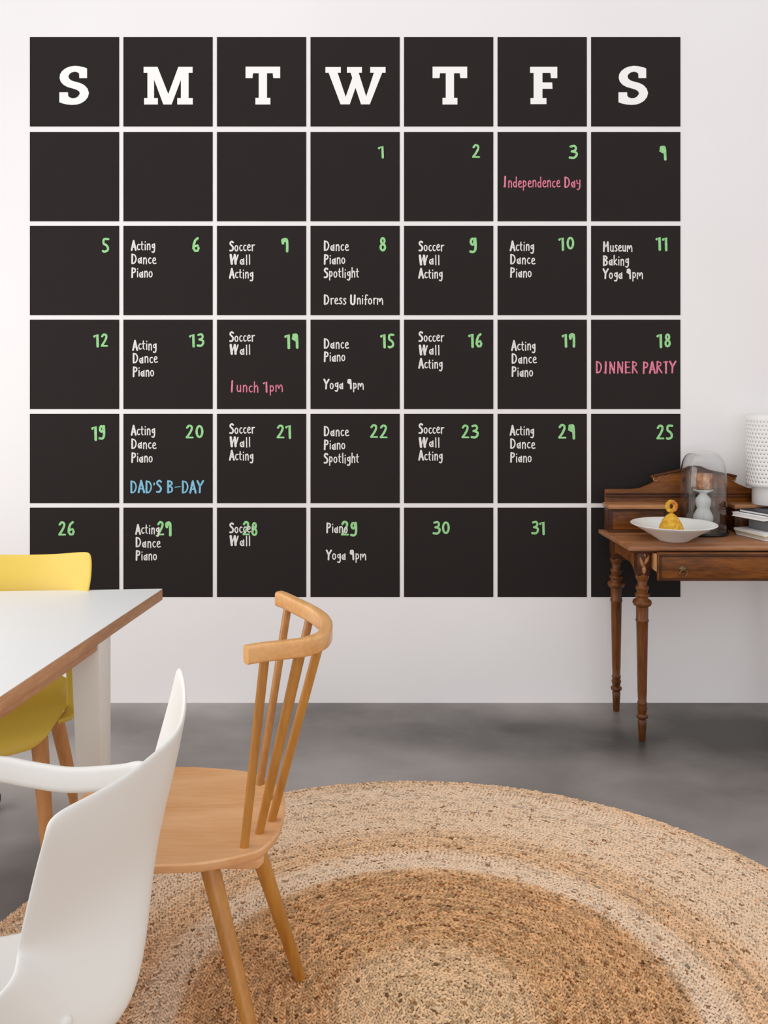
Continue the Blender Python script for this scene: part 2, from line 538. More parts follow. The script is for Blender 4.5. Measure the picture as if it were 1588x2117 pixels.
P_F = [(210, 355), (1290, 355), (1290, 810), (1040, 810), (1020, 600), (700, 600), (700, 980), (1090, 980), (1100, 1230), (700, 1230), (700, 1600), (860, 1600), (860, 1840), (225, 1840), (225, 1600), (350, 1600), (350, 600), (210, 600)]
P_S = [(1240, 740), (960, 740), (950, 570), (880, 520), (790, 500), (680, 530), (590, 600), (560, 680), (590, 760), (680, 830), (850, 880), (1000, 920), (1150, 1000), (1260, 1120), (1310, 1280), (1270, 1430), (1170, 1560), (1030, 1650), (880, 1700), (700, 1715), (520, 1700), (380, 1670), (230, 1620), (230, 1255), (545, 1255), (550, 1380), (600, 1440), (700, 1475), (820, 1465), (920, 1400), (980, 1300), (950, 1220), (860, 1160), (700, 1110), (520, 1060), (380, 980), (280, 870), (240, 740), (255, 600), (330, 480), (450, 385), (600, 320), (790, 290), (960, 305), (1120, 340), (1240, 385)]
HEAD = [('S', P_S, 110, 120, 17.644, 0, 'black wall calendar square with white letter S, left end of top row'),
        ('M', P_M, 290, 120, 13.233, 0, 'black wall calendar square with white letter M in the top row'),
        ('T', P_T, 500, 120, 17.644, 0, 'black wall calendar square with white letter T, between M and W'),
        ('W', P_W, 665, 120, 11.343, 0, 'black wall calendar square with white letter W in the top row'),
        ('T', P_T, 500, 120, 17.644, 386.5, 'black wall calendar square with white letter T, between W and F'),
        ('F', P_F, 1085, 120, 19.25, 0, 'black wall calendar square with white letter F in the top row'),
        ('S', P_S, 110, 120, 17.644, 1155.5, 'black wall calendar square with white letter S, right end of top row')]

# day: (x0, x1, top row, baseline row)
NUM = {1: (783, 796, 301, 325), 2: (976, 993, 299, 326), 3: (1176, 1194, 300, 327), 4: (1363, 1379, 301, 329),
       5: (211, 225, 492, 520), 6: (398, 413, 491, 520), 7: (582, 597, 492, 519), 8: (784, 799, 490, 519), 9: (971, 987, 490, 521),
       10: (1156, 1188, 490, 516), 11: (1357, 1381, 490, 517), 12: (195, 224, 690, 716), 13: (393, 422, 690, 716), 14: (590, 618, 690, 719),
       15: (788, 814, 690, 718), 16: (970, 997, 690, 718), 17: (1163, 1189, 690, 717), 18: (1359, 1387, 690, 718), 19: (191, 219, 879, 908),
       20: (384, 422, 878, 905), 21: (572, 604, 878, 905), 22: (765, 802, 878, 905), 23: (954, 989, 878, 905), 24: (1154, 1190, 878, 907),
       25: (1357, 1390, 878, 907), 26: (121, 155, 1078, 1106), 27: (325, 355, 1078, 1106), 28: (502, 533, 1078, 1106), 29: (705, 740, 1078, 1107),
       30: (895, 931, 1078, 1104), 31: (1099, 1128, 1078, 1104)}
WID = {'Acting': 49, 'Dance': 51, 'Piano': 44, 'Soccer': 51, 'Wall': 43, 'Spotlight': 72, 'Dress Uniform': 122, 'Museum': 60, 'Baking': 53, 'Yoga 4pm': 82}
ADP = lambda x, *b: [(t, x, r) for t, r in zip(('Acting', 'Dance', 'Piano'), b)]
SWA = lambda x, *b: [(t, x, r) for t, r in zip(('Soccer', 'Wall', 'Acting'), b)]
NOTE = {6: ADP(272, 517, 545, 573), 7: SWA(475, 519, 547, 575), 8: [('Dance', 670, 518), ('Piano', 670, 546), ('Spotlight', 670, 574), ('Dress Uniform', 670, 629)],
        9: SWA(866, 519, 547, 575), 10: ADP(1055, 518, 546, 573), 11: [('Museum', 1247, 520), ('Baking', 1247, 548), ('Yoga 4pm', 1247, 576)],
        13: ADP(275, 723, 750, 778), 14: SWA(475, 706, 733), 15: [('Dance', 670, 720), ('Piano', 670, 747), ('Yoga 4pm', 670, 804)],
        16: SWA(866, 706, 733, 761), 17: ADP(1058, 724, 751, 778), 20: ADP(272, 899, 927, 955), 21: SWA(475, 896, 924, 951),
        22: [('Dance', 670, 901), ('Piano', 670, 929), ('Spotlight', 670, 957)], 23: SWA(866, 896, 924, 951), 24: ADP(1055, 899, 927, 955),
        27: ADP(281, 1103, 1131, 1158), 28: SWA(475, 1101, 1128), 29: [('Piano', 675, 1101), ('Yoga 4pm', 675, 1157)]}
SPECIAL = {3: ('Independence Day', 1040, 1200, 387, 22, M_pink, 'pink'), 14: ('Lunch 1pm', 477, 585, 810, 22, M_pink, 'pink'),
           18: ('DINNER PARTY', 1232, 1397, 771, 24, M_pink, 'pink'), 20: ("DAD'S B-DAY", 270, 421, 1018, 25, M_blue, 'blue')}


def square(c, r, label):
    x0, x1 = wx(COLX[c]), wx(COLX[c] + 184.5)
    z1, z0 = wz(ROWY[r]), wz(ROWY[r] + 184.5)
    t = thing('calendar_square', label, 'calendar', ((x0 + x1) / 2, WALL, z0), 'chalkboard calendar squares on the wall')
    box('chalkboard_sheet', x0, x1, WALL - TH, WALL + 0.0, z0, z1, M_board, t)
    return t


for c, (ch, pts, ox, oy, sc, sh, lab) in enumerate(HEAD):
    t = square(c, 0, lab)
    poly_letter(pts, ox, oy, sc, sh, t, 'white slab serif letter ' + ch)
WORD = dict(enumerate('zero one two three four five six seven eight nine ten eleven twelve thirteen fourteen fifteen sixteen seventeen eighteen nineteen twenty twenty-one twenty-two twenty-three twenty-four twenty-five twenty-six twenty-seven twenty-eight twenty-nine thirty thirty-one'.split()))
CN = ['left S', 'M', 'left T', 'W', 'right T', 'F', 'right S']
blank = {-2: 'blank black calendar square directly below the left letter S', -1: 'blank black calendar square directly below the letter M',
         0: 'blank black calendar square left of the square dated 1', 32: 'blank black calendar square partly behind the wooden desk'}
for r in range(1, 6):
    for c in range(7):
        day = (r - 1) * 7 + c - 2
        if day in blank or day > 31:
            square(c, r, blank[day])
            continue
        lines = [n[0] for n in NOTE.get(day, [])]
        if day in SPECIAL:
            lines.append(SPECIAL[day][0] + ' in ' + SPECIAL[day][6])
        lab = 'black square dated %s in the %s column, %s' % (WORD[day], CN[c], ('reads ' + ', '.join(lines)) if lines else 'otherwise blank')
        t = square(c, r, lab)
        for (txt, x, b) in NOTE.get(day, []):
            words(txt, x, x + WID[txt], b, 20, M_chalk, t, 'white')
        x0, x1, tp, b = NUM[day]
        write(str(day), x0, x1, b, b - tp, M_green, t, 'date_number', 'green handwritten number %d' % day, 1.05)
        if day in SPECIAL:
            s, x0, x1, b, cap, m, cn = SPECIAL[day]
            words(s, x0, x1, b, cap, m, t, cn, 0.88)

# ------------------------------------------------------------------ round jute rug
RC = (0.162, 2.142)
RR = 1.198
rug = thing('round_rug', 'large round braided jute rug in pale and brown rings on the grey floor', 'rug', (RC[0], RC[1], 0))
M_jute = bpy.data.materials.new('jute')
M_jute.use_nodes = True
nt = M_jute.node_tree
bs = nt.nodes['Principled BSDF']
bs.inputs['Roughness'].default_value = 0.85
bs.inputs['Specular IOR Level'].default_value = 0.2
at = nt.nodes.new('ShaderNodeAttribute')
at.attribute_name = 'fibre'
tcn = nt.nodes.new('ShaderNodeTexCoord')
nn = nt.nodes.new('ShaderNodeTexNoise')
nn.inputs['Scale'].default_value = 420
nn.inputs['Detail'].default_value = 2
nt.links.new(tcn.outputs['Object'], nn.inputs['Vector'])
mr = nt.nodes.new('ShaderNodeMapRange')
mr.inputs['From Min'].default_value = 0.3
mr.inputs['From Max'].default_value = 0.7
mr.inputs['To Min'].default_value = 0.82
mr.inputs['To Max'].default_value = 1.12
nt.links.new(nn.outputs['Fac'], mr.inputs['Value'])
vm = nt.nodes.new('ShaderNodeVectorMath')
vm.operation = 'SCALE'
nt.links.new(at.outputs['Color'], vm.inputs[0])
nt.links.new(mr.outputs[0], vm.inputs['Scale'])
nt.links.new(vm.outputs[0], bs.inputs['Base Color'])
lathe('rug_backing', [(0.01, 0.0045), (RR - .006, 0.0045), (RR - .004, 0.0005), (0.01, 0.0005)], RC[0], RC[1],
      mat('jute_backing', srgb(170, 130, 88), 0.9, 0.1), rug, n=128)

rng = np.random.default_rng(7)
PITCH = 0.0140
STEP = 0.0128
cols, cxs, cys, angs, lens, wids, hts = [], [], [], [], [], [], []
lin = lambda r, g, b: np.array(srgb(r, g, b)[:3])
bands = [(0.0, lin(208, 174, 130)), (.20, lin(206, 170, 126)), (.27, lin(192, 148, 100)), (.56, lin(190, 145, 98)), (.592, lin(200, 160, 116)), (.61, lin(222, 192, 156)),
         (.68, lin(222, 191, 154)), (.72, lin(208, 168, 124)), (.80, lin(210, 172, 130)), (.86, lin(222, 190, 152)), (1.0, lin(220, 188, 150)), (1.10, lin(224, 194, 158)), (1.2, lin(204, 166, 124))]
bx = np.array([b[0] for b in bands])
bc = np.array([b[1] for b in bands])
nr = int(RR / PITCH)
for k in range(nr):
    r = (k + 0.5) * PITCH
    tone = 1 + rng.normal(0, 0.035)
    for side in (0, 1):
        rr = r + (0.25 if side else -0.25) * PITCH
        n = max(5, int(2 * math.pi * rr / STEP))
        th = np.arange(n) * 2 * math.pi / n + rng.uniform(0, 6)
        cxs.append(RC[0] + rr * np.cos(th))
        cys.append(RC[1] + rr * np.sin(th))
        angs.append(th + math.pi / 2 + (0.48 if side else -0.48) + rng.normal(0, .2, n))
        lens.append(np.full(n, 0.0099) * rng.uniform(.85, 1.15, n))
        wids.append(np.full(n, 0.0042) * rng.uniform(.85, 1.15, n))
        hts.append(np.full(n, 0.0) + rng.normal(0, .0008, n))
        base = np.array([np.interp(rr, bx, bc[:, q]) for q in range(3)]).T
        cc = np.repeat(base[None, :], n, 0) * tone * np.array([1.32, 1.40, 1.62])
        # slow colour drift along each braid, plus fibre flecks
        ph = rng.uniform(0, 6, 3)
        drift = 0.08 * np.sin(th * 3 + ph[0]) + 0.07 * np.sin(th * 11 + ph[1]) + 0.07 * np.sin(th * 23 + ph[2])
        cc = cc * (1 + drift + rng.normal(0, 0.16, n))[:, None]
        fl = rng.random(n)
        flk = 0.10 if (.25 < rr < .59) else 0.055
        cc[fl < flk] *= np.array([0.66, 0.52, 0.40])
        cc[fl < flk * .15] *= np.array([0.5, 0.42, 0.36])
        cc[fl > 0.93] *= 1.12
        cc = np.clip(cc, 0.01, None)
        cols.append(cc * np.minimum(1, 0.93 / cc.max(1))[:, None])
cxs, cys, angs, lens, wids, hts = map(np.concatenate, (cxs, cys, angs, lens, wids, hts))
cols = np.concatenate(cols)
N = len(cxs)
# unit strand lump: tip, two rings of four, tip
ring = [(0, 1), (1, 0.15), (0, -0.55), (-1, 0.15)]
unit = [(-1, 0, 0)] + [(-.5, a, b) for a, b in ring] + [(.5, a, b) for a, b in ring] + [(1, 0, 0)]
unit = np.array(unit, float)
ufs = [(0, 2, 1), (0, 3, 2), (0, 4, 3), (0, 1, 4), (1, 2, 6, 5), (2, 3, 7, 6), (3, 4, 8, 7), (4, 1, 5, 8), (9, 5, 6), (9, 6, 7), (9, 7, 8), (9, 8, 5)]
U = unit[None, :, :]
lx = U[:, :, 0] * lens[:, None]
ly = U[:, :, 1] * wids[:, None]
lz = U[:, :, 2] * 0.0046
ca, sa = np.cos(angs)[:, None], np.sin(angs)[:, None]
V = np.stack([cxs[:, None] + lx * ca - ly * sa - RC[0], cys[:, None] + lx * sa + ly * ca - RC[1], 0.0062 + hts[:, None] + lz], -1).reshape(-1, 3)
fa = np.array([f for f in ufs if len(f) == 3])
fq = np.array([f for f in ufs if len(f) == 4])
off = (np.arange(N) * 10)[:, None, None]
tri = (fa[None] + off).reshape(-1, 3)
quad = (fq[None] + off).reshape(-1, 4)
me = bpy.data.meshes.new('braid')
me.vertices.add(len(V))
me.vertices.foreach_set('co', V.ravel())
li = np.concatenate([tri.ravel(), quad.ravel()])
me.loops.add(len(li))
me.loops.foreach_set('vertex_index', li)
tot = np.concatenate([np.full(len(tri), 3), np.full(len(quad), 4)])
st = np.concatenate([[0], np.cumsum(tot)[:-1]])
me.polygons.add(len(tot))
me.polygons.foreach_set('loop_start', st)
me.update(calc_edges=True)
me.validate()
a_ = me.attributes.new('fibre', 'FLOAT_COLOR', 'POINT')
a_.data.foreach_set('color', np.concatenate([np.repeat(cols, 10, 0), np.ones((N * 10, 1))], 1).ravel())
me.shade_smooth()
me.materials.append(M_jute)
br = bpy.data.objects.new('jute_braid', me)
link(br, rug)
br['kind'] = 'stuff'

# ------------------------------------------------------------------ dining table
TZ = 0.745
XE = lambda y: -0.698 - 0.127 * (3.146 - y)        # right edge of the table
dt = thing('dining_table', 'white topped dining table with a bare wood edge at the left', 'table', (-1.3, 2.2, 0))
YB, YF, XL = 3.146, 1.32, -1.66
C_ = [(XE(YF), YF), (XE(YB), YB), (XL, 3.082), (XL - .22, YF + .03)]


def slab(name, pts, z0, z1, m, parent, b=0.0, label=None):
    n = len(pts)
    vs = [(x, y, z0) for x, y in pts] + [(x, y, z1) for x, y in pts]
    fs = [tuple(range(n)), tuple(range(n, 2 * n))] + [(i, (i + 1) % n, n + (i + 1) % n, n + i) for i in range(n)]
    o = mesh(name, vs, fs, m, parent, label=label)
    if b:
        bevel(o, b)
    return o


def inset(pts, d):
    cx = sum(p[0] for p in pts) / len(pts)
    cy = sum(p[1] for p in pts) / len(pts)
    return [(x + (d if x < cx else -d), y + (d if y < cy else -d)) for x, y in pts]


slab('tabletop_core', C_, TZ - .0375, TZ - .0022, M_edge, dt, 0.0012, label='bare wood edge of the tabletop')
slab('tabletop_bounce_sheet', inset(C_, .006), TZ - .0385, TZ - .0374, M_lam, dt, label='added white bounce sheet under the tabletop')  # white sheet added to bounce light onto the yellow seat below
slab('tabletop_surface', inset(C_, .0008), TZ - .0022, TZ, M_lam, dt, 0.0006, label='smooth white top surface')


def table_leg(x, y, sx, sy):
    """square tapered leg, outer far corner at x, y; sx, sy point inwards"""
    zt, w0, w1 = TZ - .0375, 0.082, 0.060
    vs = []
    for z, w in ((0.0125 if math.hypot(x - RC[0], y - RC[1]) < RR else 0, w1), (zt, w0)):
        ex = 0.127 * w
        vs += [(x, y, z), (x + sx * w, y, z), (x + sx * w - ex, y + sy * w, z), (x - ex, y + sy * w, z)]
    fs = [(0, 1, 2, 3), (4, 5, 6, 7), (0, 1, 5, 4), (1, 2, 6, 5), (2, 3, 7, 6), (3, 0, 4, 7)]
    bevel(mesh('leg', vs, fs, M_leg, dt), 0.002)


table_leg(XE(2.712) - .0005, 2.712, -1, -1)
table_leg(XE(1.80), 1.80, -1, -1)
table_leg(-1.69, 2.66, 1, -1)
table_leg(-1.80, 1.80, 1, -1)
slab('edge_rail', [(XE(1.81) - .003, 1.81), (XE(2.622) - .003, 2.622), (XE(2.622) - .05, 2.622), (XE(1.81) - .05, 1.81)], TZ - .055, TZ - .0375, M_edge, dt, 0.001)


# ------------------------------------------------------------------ moulded shells
def shell(name, grid, m, parent, thick, sub=3, label=None):
    nr, nc = len(grid), len(grid[0])
    vs = [p for row in grid for p in row]
    fs = [(i * nc + j, i * nc + j + 1, (i + 1) * nc + j + 1, (i + 1) * nc + j) for i in range(nr - 1) for j in range(nc - 1)]
    o = mesh(name, vs, fs, m, parent, smooth=True, label=label)
    s = o.modifiers.new('solid', 'SOLIDIFY')
    s.thickness = thick
    s.offset = 0
    s = o.modifiers.new('sub', 'SUBSURF')
    s.levels = s.render_levels = sub
    return o


# yellow chair at the far end of the table, facing the camera
yc = thing('yellow_armchair', 'yellow moulded plastic chair with wooden legs at the far end of the white table', 'chair', (-1.215, 2.93, 0))
prof = [(.315, .372), (.308, .395), (.27, .425), (.16, .435), (.02, .425), (-.09, .425), (-.15, .455), (-.185, .53), (-.215, .63), (-.25, .74), (-.285, .82), (-.295, .845)]
hw = [.25, .285, .305, .315, .305, .255, .175, .175, .245, .282, .280, .272]
grid = []
rot = math.radians(0)
for i, ((f, z), w) in enumerate(zip(prof, hw)):
    row = []
    for u in (-1, -.92, -.6, -.25, .25, .6, .92, 1):
        au = abs(u)
        back = max(0, min(1, (i - 5) / 3))
        seatk = 1 - back
        x = u * w
        ff = f + back * 0.075 * au ** 2 - (0.04 * au ** 2 if i < 2 else 0)
        zz = z + seatk * 0.05 * au ** 3 * (1 if i > 2 else .5) + (0.03 * au ** 2 * (i - 9) / 2 if i >= 10 else 0)
        if i >= 10 and au == 1:
            zz -= 0.008
        row.append((-1.215 + x, 2.93 - ff, zz))
    grid.append(row)
shell('seat_shell', grid, M_yellow, yc, 0.009)
for sx in (1, -1):
    pts = [(-1.215 + sx * a, b, z) for a, b, z in ((.290, 2.74, .448), (.320, 2.77, .455), (.319, 2.81, .50), (.300, 2.86, .555), (.289, 2.90, .61), (.287, 2.98, .655), (.282, 3.07, .675), (.262, 3.145, .69), (.24, 3.175, .70))]
    sweep('armrest', catmull(pts, 5), rrect(.014, .036, .006), M_yellow, yc, up=(1, 0, 0.01))
box('underframe', -1.38, -1.05, 2.76, 3.02, .395, .412, M_rubber, yc, .004)
for (x0, y0, x1, y1) in ((-.968, 2.72, -.915, 2.665), (-1.018, 2.98, -.955, 3.06), (-1.462, 2.72, -1.515, 2.665), (-1.412, 2.98, -1.475, 3.06)):
    tube('leg', (x0, y0, .428), (x1, y1, 0.0), .0255, .0165, M_oakleg, yc)

# ------------------------------------------------------------------ white shell chair, seen from behind
wc = thing('white_armchair', 'white moulded plastic armchair seen from behind in the lower left foreground', 'chair', (-.62, 1.66, 0))
WG = [
    [(-.474, 1.366, .805), (-.467, 1.376, .822), (-.435, 1.455, .812), (-.400, 1.558, .802), (-.375, 1.667, .800), (-.352, 1.755, .802), (-.364, 1.861, .832), (-.392, 1.945, .862), (-.404, 1.957, .852)],
    [(-.478, 1.366, .785), (-.468, 1.385, .79), (-.438, 1.46, .785), (-.403, 1.56, .78), (-.378, 1.668, .78), (-.358, 1.757, .78), (-.368, 1.860, .80), (-.400, 1.945, .815), (-.410, 1.957, .815)],
    [(-.497, 1.383, .735), (-.487, 1.395, .73), (-.455, 1.465, .72), (-.415, 1.56, .71), (-.388, 1.67, .70), (-.375, 1.76, .70), (-.384, 1.85, .71), (-.424, 1.93, .715), (-.436, 1.942, .718)],
    [(-.532, 1.42, .62), (-.52, 1.432, .615), (-.485, 1.49, .61), (-.44, 1.58, .60), (-.41, 1.67, .60), (-.398, 1.75, .60), (-.412, 1.82, .60), (-.448, 1.885, .61), (-.46, 1.90, .61)],
    [(-.545, 1.435, .575), (-.535, 1.446, .57), (-.495, 1.50, .54), (-.442, 1.575, .52), (-.408, 1.65, .515), (-.400, 1.71, .515), (-.425, 1.78, .525), (-.472, 1.845, .535), (-.484, 1.855, .54)],
    [(-.533, 1.400, .572), (-.525, 1.412, .56), (-.495, 1.465, .50), (-.445, 1.535, .455), (-.400, 1.60, .445), (-.397, 1.67, .455), (-.435, 1.75, .47), (-.50, 1.81, .485), (-.512, 1.82, .495)],
    [(-.540, 1.385, .556), (-.533, 1.395, .54), (-.505, 1.435, .46), (-.455, 1.49, .395), (-.408, 1.55, .375), (-.405, 1.61, .38), (-.46, 1.71, .41), (-.545, 1.785, .445), (-.556, 1.797, .455)],
    [(-.575, 1.378, .525), (-.570, 1.388, .51), (-.555, 1.42, .44), (-.53, 1.46, .375), (-.49, 1.52, .345), (-.49, 1.59, .348), (-.54, 1.69, .375), (-.60, 1.762, .415), (-.61, 1.775, .425)],
    [(-.63, 1.370, .49), (-.628, 1.380, .475), (-.625, 1.42, .42), (-.62, 1.47, .38), (-.61, 1.54, .362), (-.61, 1.62, .362), (-.63, 1.69, .375), (-.655, 1.745, .40), (-.66, 1.757, .407)],
    [(-.74, 1.355, .455), (-.74, 1.367, .445), (-.74, 1.42, .405), (-.74, 1.48, .382), (-.74, 1.55, .372), (-.74, 1.62, .373), (-.745, 1.68, .382), (-.75, 1.728, .402), (-.75, 1.742, .408)],
    [(-.85, 1.355, .435), (-.85, 1.367, .428), (-.855, 1.42, .398), (-.86, 1.48, .382), (-.86, 1.55, .375), (-.86, 1.62, .377), (-.855, 1.68, .385), (-.85, 1.722, .398), (-.85, 1.735, .402)],
    [(-.885, 1.38, .385), (-.89, 1.39, .38), (-.90, 1.42, .365), (-.905, 1.48, .355), (-.905, 1.55, .35), (-.905, 1.62, .352), (-.90, 1.67, .36), (-.89, 1.70, .37), (-.885, 1.71, .375)],
]
shell('seat_shell', WG, M_whitepl, wc, 0.010)
arm = [(-.441, 1.908, .652), (-.480, 1.930, .640), (-.52, 1.932, .632), (-.62, 1.928, .628), (-.70, 1.925, .640), (-.768, 1.922, .653), (-.84, 1.905, .655), (-.89, 1.875, .62), (-.895, 1.83, .55), (-.875, 1.78, .47), (-.85, 1.735, .405)]
ap = catmull(arm, 6)
sweep('armrest', ap, rrect(.030, .050, .012), M_whitepl, wc, scales=[min(1, .7 + .05 * k) for k in range(len(ap))], up=(0.001, 0.25, 1), label='white armrest sweeping forward')
box('underframe', -.80, -.58, 1.46, 1.66, .332, .350, M_metal, wc, .004)
for (x0, y0, x1, y1) in ((-.61, 1.49, -.52, 1.40), (-.61, 1.63, -.53, 1.72), (-.78, 1.49, -.90, 1.38), (-.78, 1.63, -.90, 1.74)):
    tube('leg', (x0, y0, .340), (x1, y1, 0.0125 if math.hypot(x1 - RC[0], y1 - RC[1]) < RR else 0), .012, .009, M_metal, wc)
# the round cap of the fixing low on the back: set on the shell where it really is
bpy.context.view_layer.update()
dg = bpy.context.evaluated_depsgraph_get()
sho = [c for c in wc.children if c.name.startswith('seat_shell')][0].evaluated_get(dg)
iv = sho.matrix_world.inverted()
d_ = (W(136, 2116, 1.5) - Vector((0, 0, H))).normalized()
ok, hp, hn, _ = sho.ray_cast(iv @ Vector((0, 0, H)), d_)
if ok:
    hp = sho.matrix_world @ hp
    if hn.dot(d_) > 0:
        hn = -hn
    sweep('fixing_cap', [hp + hn * t for t in (-.004, .002, .0045, .006)], circ(.0115, 24), M_whitepl, wc, scales=[1, 1, .82, .3], up=(0, .3, 1), label='small round cap on the back')

# ------------------------------------------------------------------ wooden spindle back chair
ch = thing('spindle_back_chair', 'honey coloured wooden chair with spindle back, behind the white armchair on the rug', 'chair', (-.44, 2.17, 0))
SZ = 0.45
out = [(-.451, 1.929), (-.345, 1.938), (-.2535, 1.976), (-.2243, 2.002), (-.2003, 2.0676), (-.1946, 2.147), (-.198, 2.223), (-.214, 2.288), (-.255, 2.345), (-.3166, 2.390), (-.4296, 2.413), (-.51, 2.418), (-.615, 2.424), (-.665, 2.395), (-.69, 2.30), (-.70, 2.17), (-.69, 2.02), (-.66, 1.955), (-.60, 1.925)]
sm = [(p.x, p.y) for p in catmull([(x, y, 0) for x, y in out + [out[0]]], 3)][:-1]
cxs_, cys_ = -.44, 2.17
vs, fs = [], []
levels = [(0.955, SZ - .002), (0.985, SZ - .0008), (1.0, SZ - .004), (1.0, SZ - .014), (0.985, SZ - .021), (0.9, SZ - .021)]
n = len(sm)
for k, z in levels:
    for x, y in sm:
        vs.append((cxs_ + (x - cxs_) * k, cys_ + (y - cys_) * k, z))
for i in range(len(levels) - 1):
    for k in range(n):
        k2 = (k + 1) % n
        fs.append((i * n + k, i * n + k2, (i + 1) * n + k2, (i + 1) * n + k))
# dished top
rings = [(0.8, SZ - .005), (0.5, SZ - .010), (0.2, SZ - .011)]
base = 0
for k, z in rings:
    nb = len(vs)
    for x, y in sm:
        vs.append((cxs_ + (x - cxs_) * k, cys_ + (y - cys_) * k, z))
    for q in range(n):
        q2 = (q + 1) % n
        fs.append((base + q, base + q2, nb + q2, nb + q))
    base = nb
fs.append(tuple(range(base, base + n)))
fs.append(tuple(range((len(levels) - 1) * n, len(levels) * n)))
soft(mesh('seat', vs, fs, M_honey, ch), 45)
ARC = [(-.262, 1.990), (-.228, 2.010), (-.185, 2.027), (-.135, 2.052), (-.104, 2.10), (-.096, 2.165), (-.105, 2.24), (-.135, 2.32), (-.18, 2.40), (-.220, 2.468), (-.238, 2.492)]
pathc = catmull([(x, y, .870) for x, y in ARC], 8)
sweep('crest_rail', pathc, rrect(.028, .040, .008), M_rail, ch)
SP = [((-.2689, 2.010), (-.2257, 2.030)), ((-.2443, 2.074), (-.152, 2.044)), ((-.2231, 2.1307), (-.112, 2.078)), ((-.243, 2.235), (-.147, 2.342)), ((-.2708, 2.315), (-.212, 2.452))]
for a, b in SP:
    tube('spindle', (a[0], a[1], SZ - .012), (b[0], b[1], .856), .0095, .0108, M_honey_z, ch, n=16)
slab('seat_cleat', [(-.66, 1.985), (-.235, 1.990), (-.225, 2.015), (-.235, 2.055), (-.65, 2.055)], SZ - .043, SZ - .021, M_honey, ch, .005)
slab('seat_cleat', [(-.64, 2.27), (-.24, 2.25), (-.23, 2.27), (-.235, 2.31), (-.64, 2.335)], SZ - .043, SZ - .021, M_honey, ch, .005)
for p0, p1 in (((-.352, 2.025), (-.212, 1.900)), ((-.288, 2.20), (-.163, 2.238)), ((-.60, 2.02), (-.72, 1.93)), ((-.60, 2.30), (-.70, 2.40))):
    zb = 0.0125 if (math.hypot(p1[0] - RC[0], p1[1] - RC[1]) < RR) else 0.0
    tube('leg', (p0[0], p0[1], SZ - .03), (p1[0], p1[1], zb), .0215, .0135, M_honey_z, ch, n=20)

# ------------------------------------------------------------------ castor foot at the left edge
cf = thing('castor_base', 'white castor foot of another seat peeking in at the left edge', 'chair', (-1.27, 3.16, 0))
sweep('foot_arm', catmull([(-1.262, 3.13, .075), (-1.32, 3.15, .082), (-1.5, 3.22, .10), (-1.72, 3.31, .13)], 5), rrect(.036, .026, .009), M_whitepl, cf)
w_ = [Vector((-1.268 + .0, 3.135, .029)) + Vector((dx, 0, 0)) for dx in (-.014, -.011, .011, .014)]
sweep('wheel', w_, circ(.0285, 24), M_rubber, cf, scales=[.85, 1, 1, .85], up=(0, 0, 1))
tube('stem', (-1.268, 3.135, .05), (-1.268, 3.135, .078), .007, .007, M_metal, cf)

# ------------------------------------------------------------------ antique writing desk
dk = thing('writing_desk', 'antique dark walnut desk with turned legs standing against the wall', 'desk', (1.445, 3.88, 0))
DC = 1.445                                         # centre line
DT = 0.791                                         # height of the top
YFT, YBK = 3.668, 4.085
mir = lambda x: 2 * DC - x
XA, XB = 1.038, 1.020
top_pts = [(XA, YFT), (mir(XA), YFT), (mir(XB), YBK), (XB, YBK)]
slab('desktop', top_pts, DT - .018, DT, M_walnut_top, dk, .0035)
sl = [(x + (0.014 if x < DC else -.014), y + (.014 if y < 3.9 else 0)) for x, y in top_pts]
slab('top_moulding', sl, DT - .028, DT - .018, M_walnut_dk, dk, .003)
Z0 = DT - .028
LX, LY = 1.1064, 3.722
RX, RY = 1.0905, 4.050


def leg(x, y, s=1.0):
    pr = [(.012, 0.0), (.0135, .004), (.0165, .06), (.018, .084), (.0135, .088), (.0225, .094), (.0245, .100), (.0225, .106), (.016, .110), (.0185, .122), (.021, .132), (.0165, .143),
          (.0195, .148), (.0195, .154), (.0165, .160), (.0185, .20), (.0225, .44), (.0235, .478), (.0262, .482), (.0262, .488), (.0235, .492), (.0245, .535), (.0245, .541), (.034, .546), (.0385, .556), (.035, .566), (.025, .571),
          (.0235, .578), (.029, .585), (.029, .591), (.0205, .597), (.0215, .606), (.026, .614), (.026, .620), (.019, .626), (.0195, .645)]
    pr = pr[::-1]
    lg = lathe('leg', pr, x, y, M_walnut_z, dk, n=48, flute=(.17, .47, 8, .13), ang=60)
    blk = box('leg_block', x - .0255, x + .0255, y - .0255, y + .0255, .668, Z0, M_walnut_dk, lg, .004)
    lathe('leg_cup', [(.0265, .672), (.0275, .666), (.0255, .655), (.019, .645), (.0185, .638)], x, y, M_walnut_z, lg, n=28)
    return lg


def leaf(x, y, z, ax, az, tilt, parent):
    vs, fs = [], []
    nu, nv = 8, 5
    for i in range(nu + 1):
        t = i / nu
        w = math.sin(math.pi * min(1, t * .92 + .06)) ** .8
        for j in range(nv):
            u = -1 + 2 * j / (nv - 1)
            px, pz = u * w * ax, (t - .5) * 2 * az
            c, s = math.cos(tilt), math.sin(tilt)
            vs.append((x + px * c - pz * s, y - .011 * (1 - u * u) * w - .001, z + px * s + pz * c))
    for i in range(nu):
        for j in range(nv - 1):
            fs.append((i * nv + j, i * nv + j + 1, (i + 1) * nv + j + 1, (i + 1) * nv + j))
    me_ = mesh('carved_leaf', vs, fs, M_walnut_top, parent, smooth=True)
    me_.parent = parent
    so = me_.modifiers.new('solid', 'SOLIDIFY')
    so.thickness = .003
    return me_


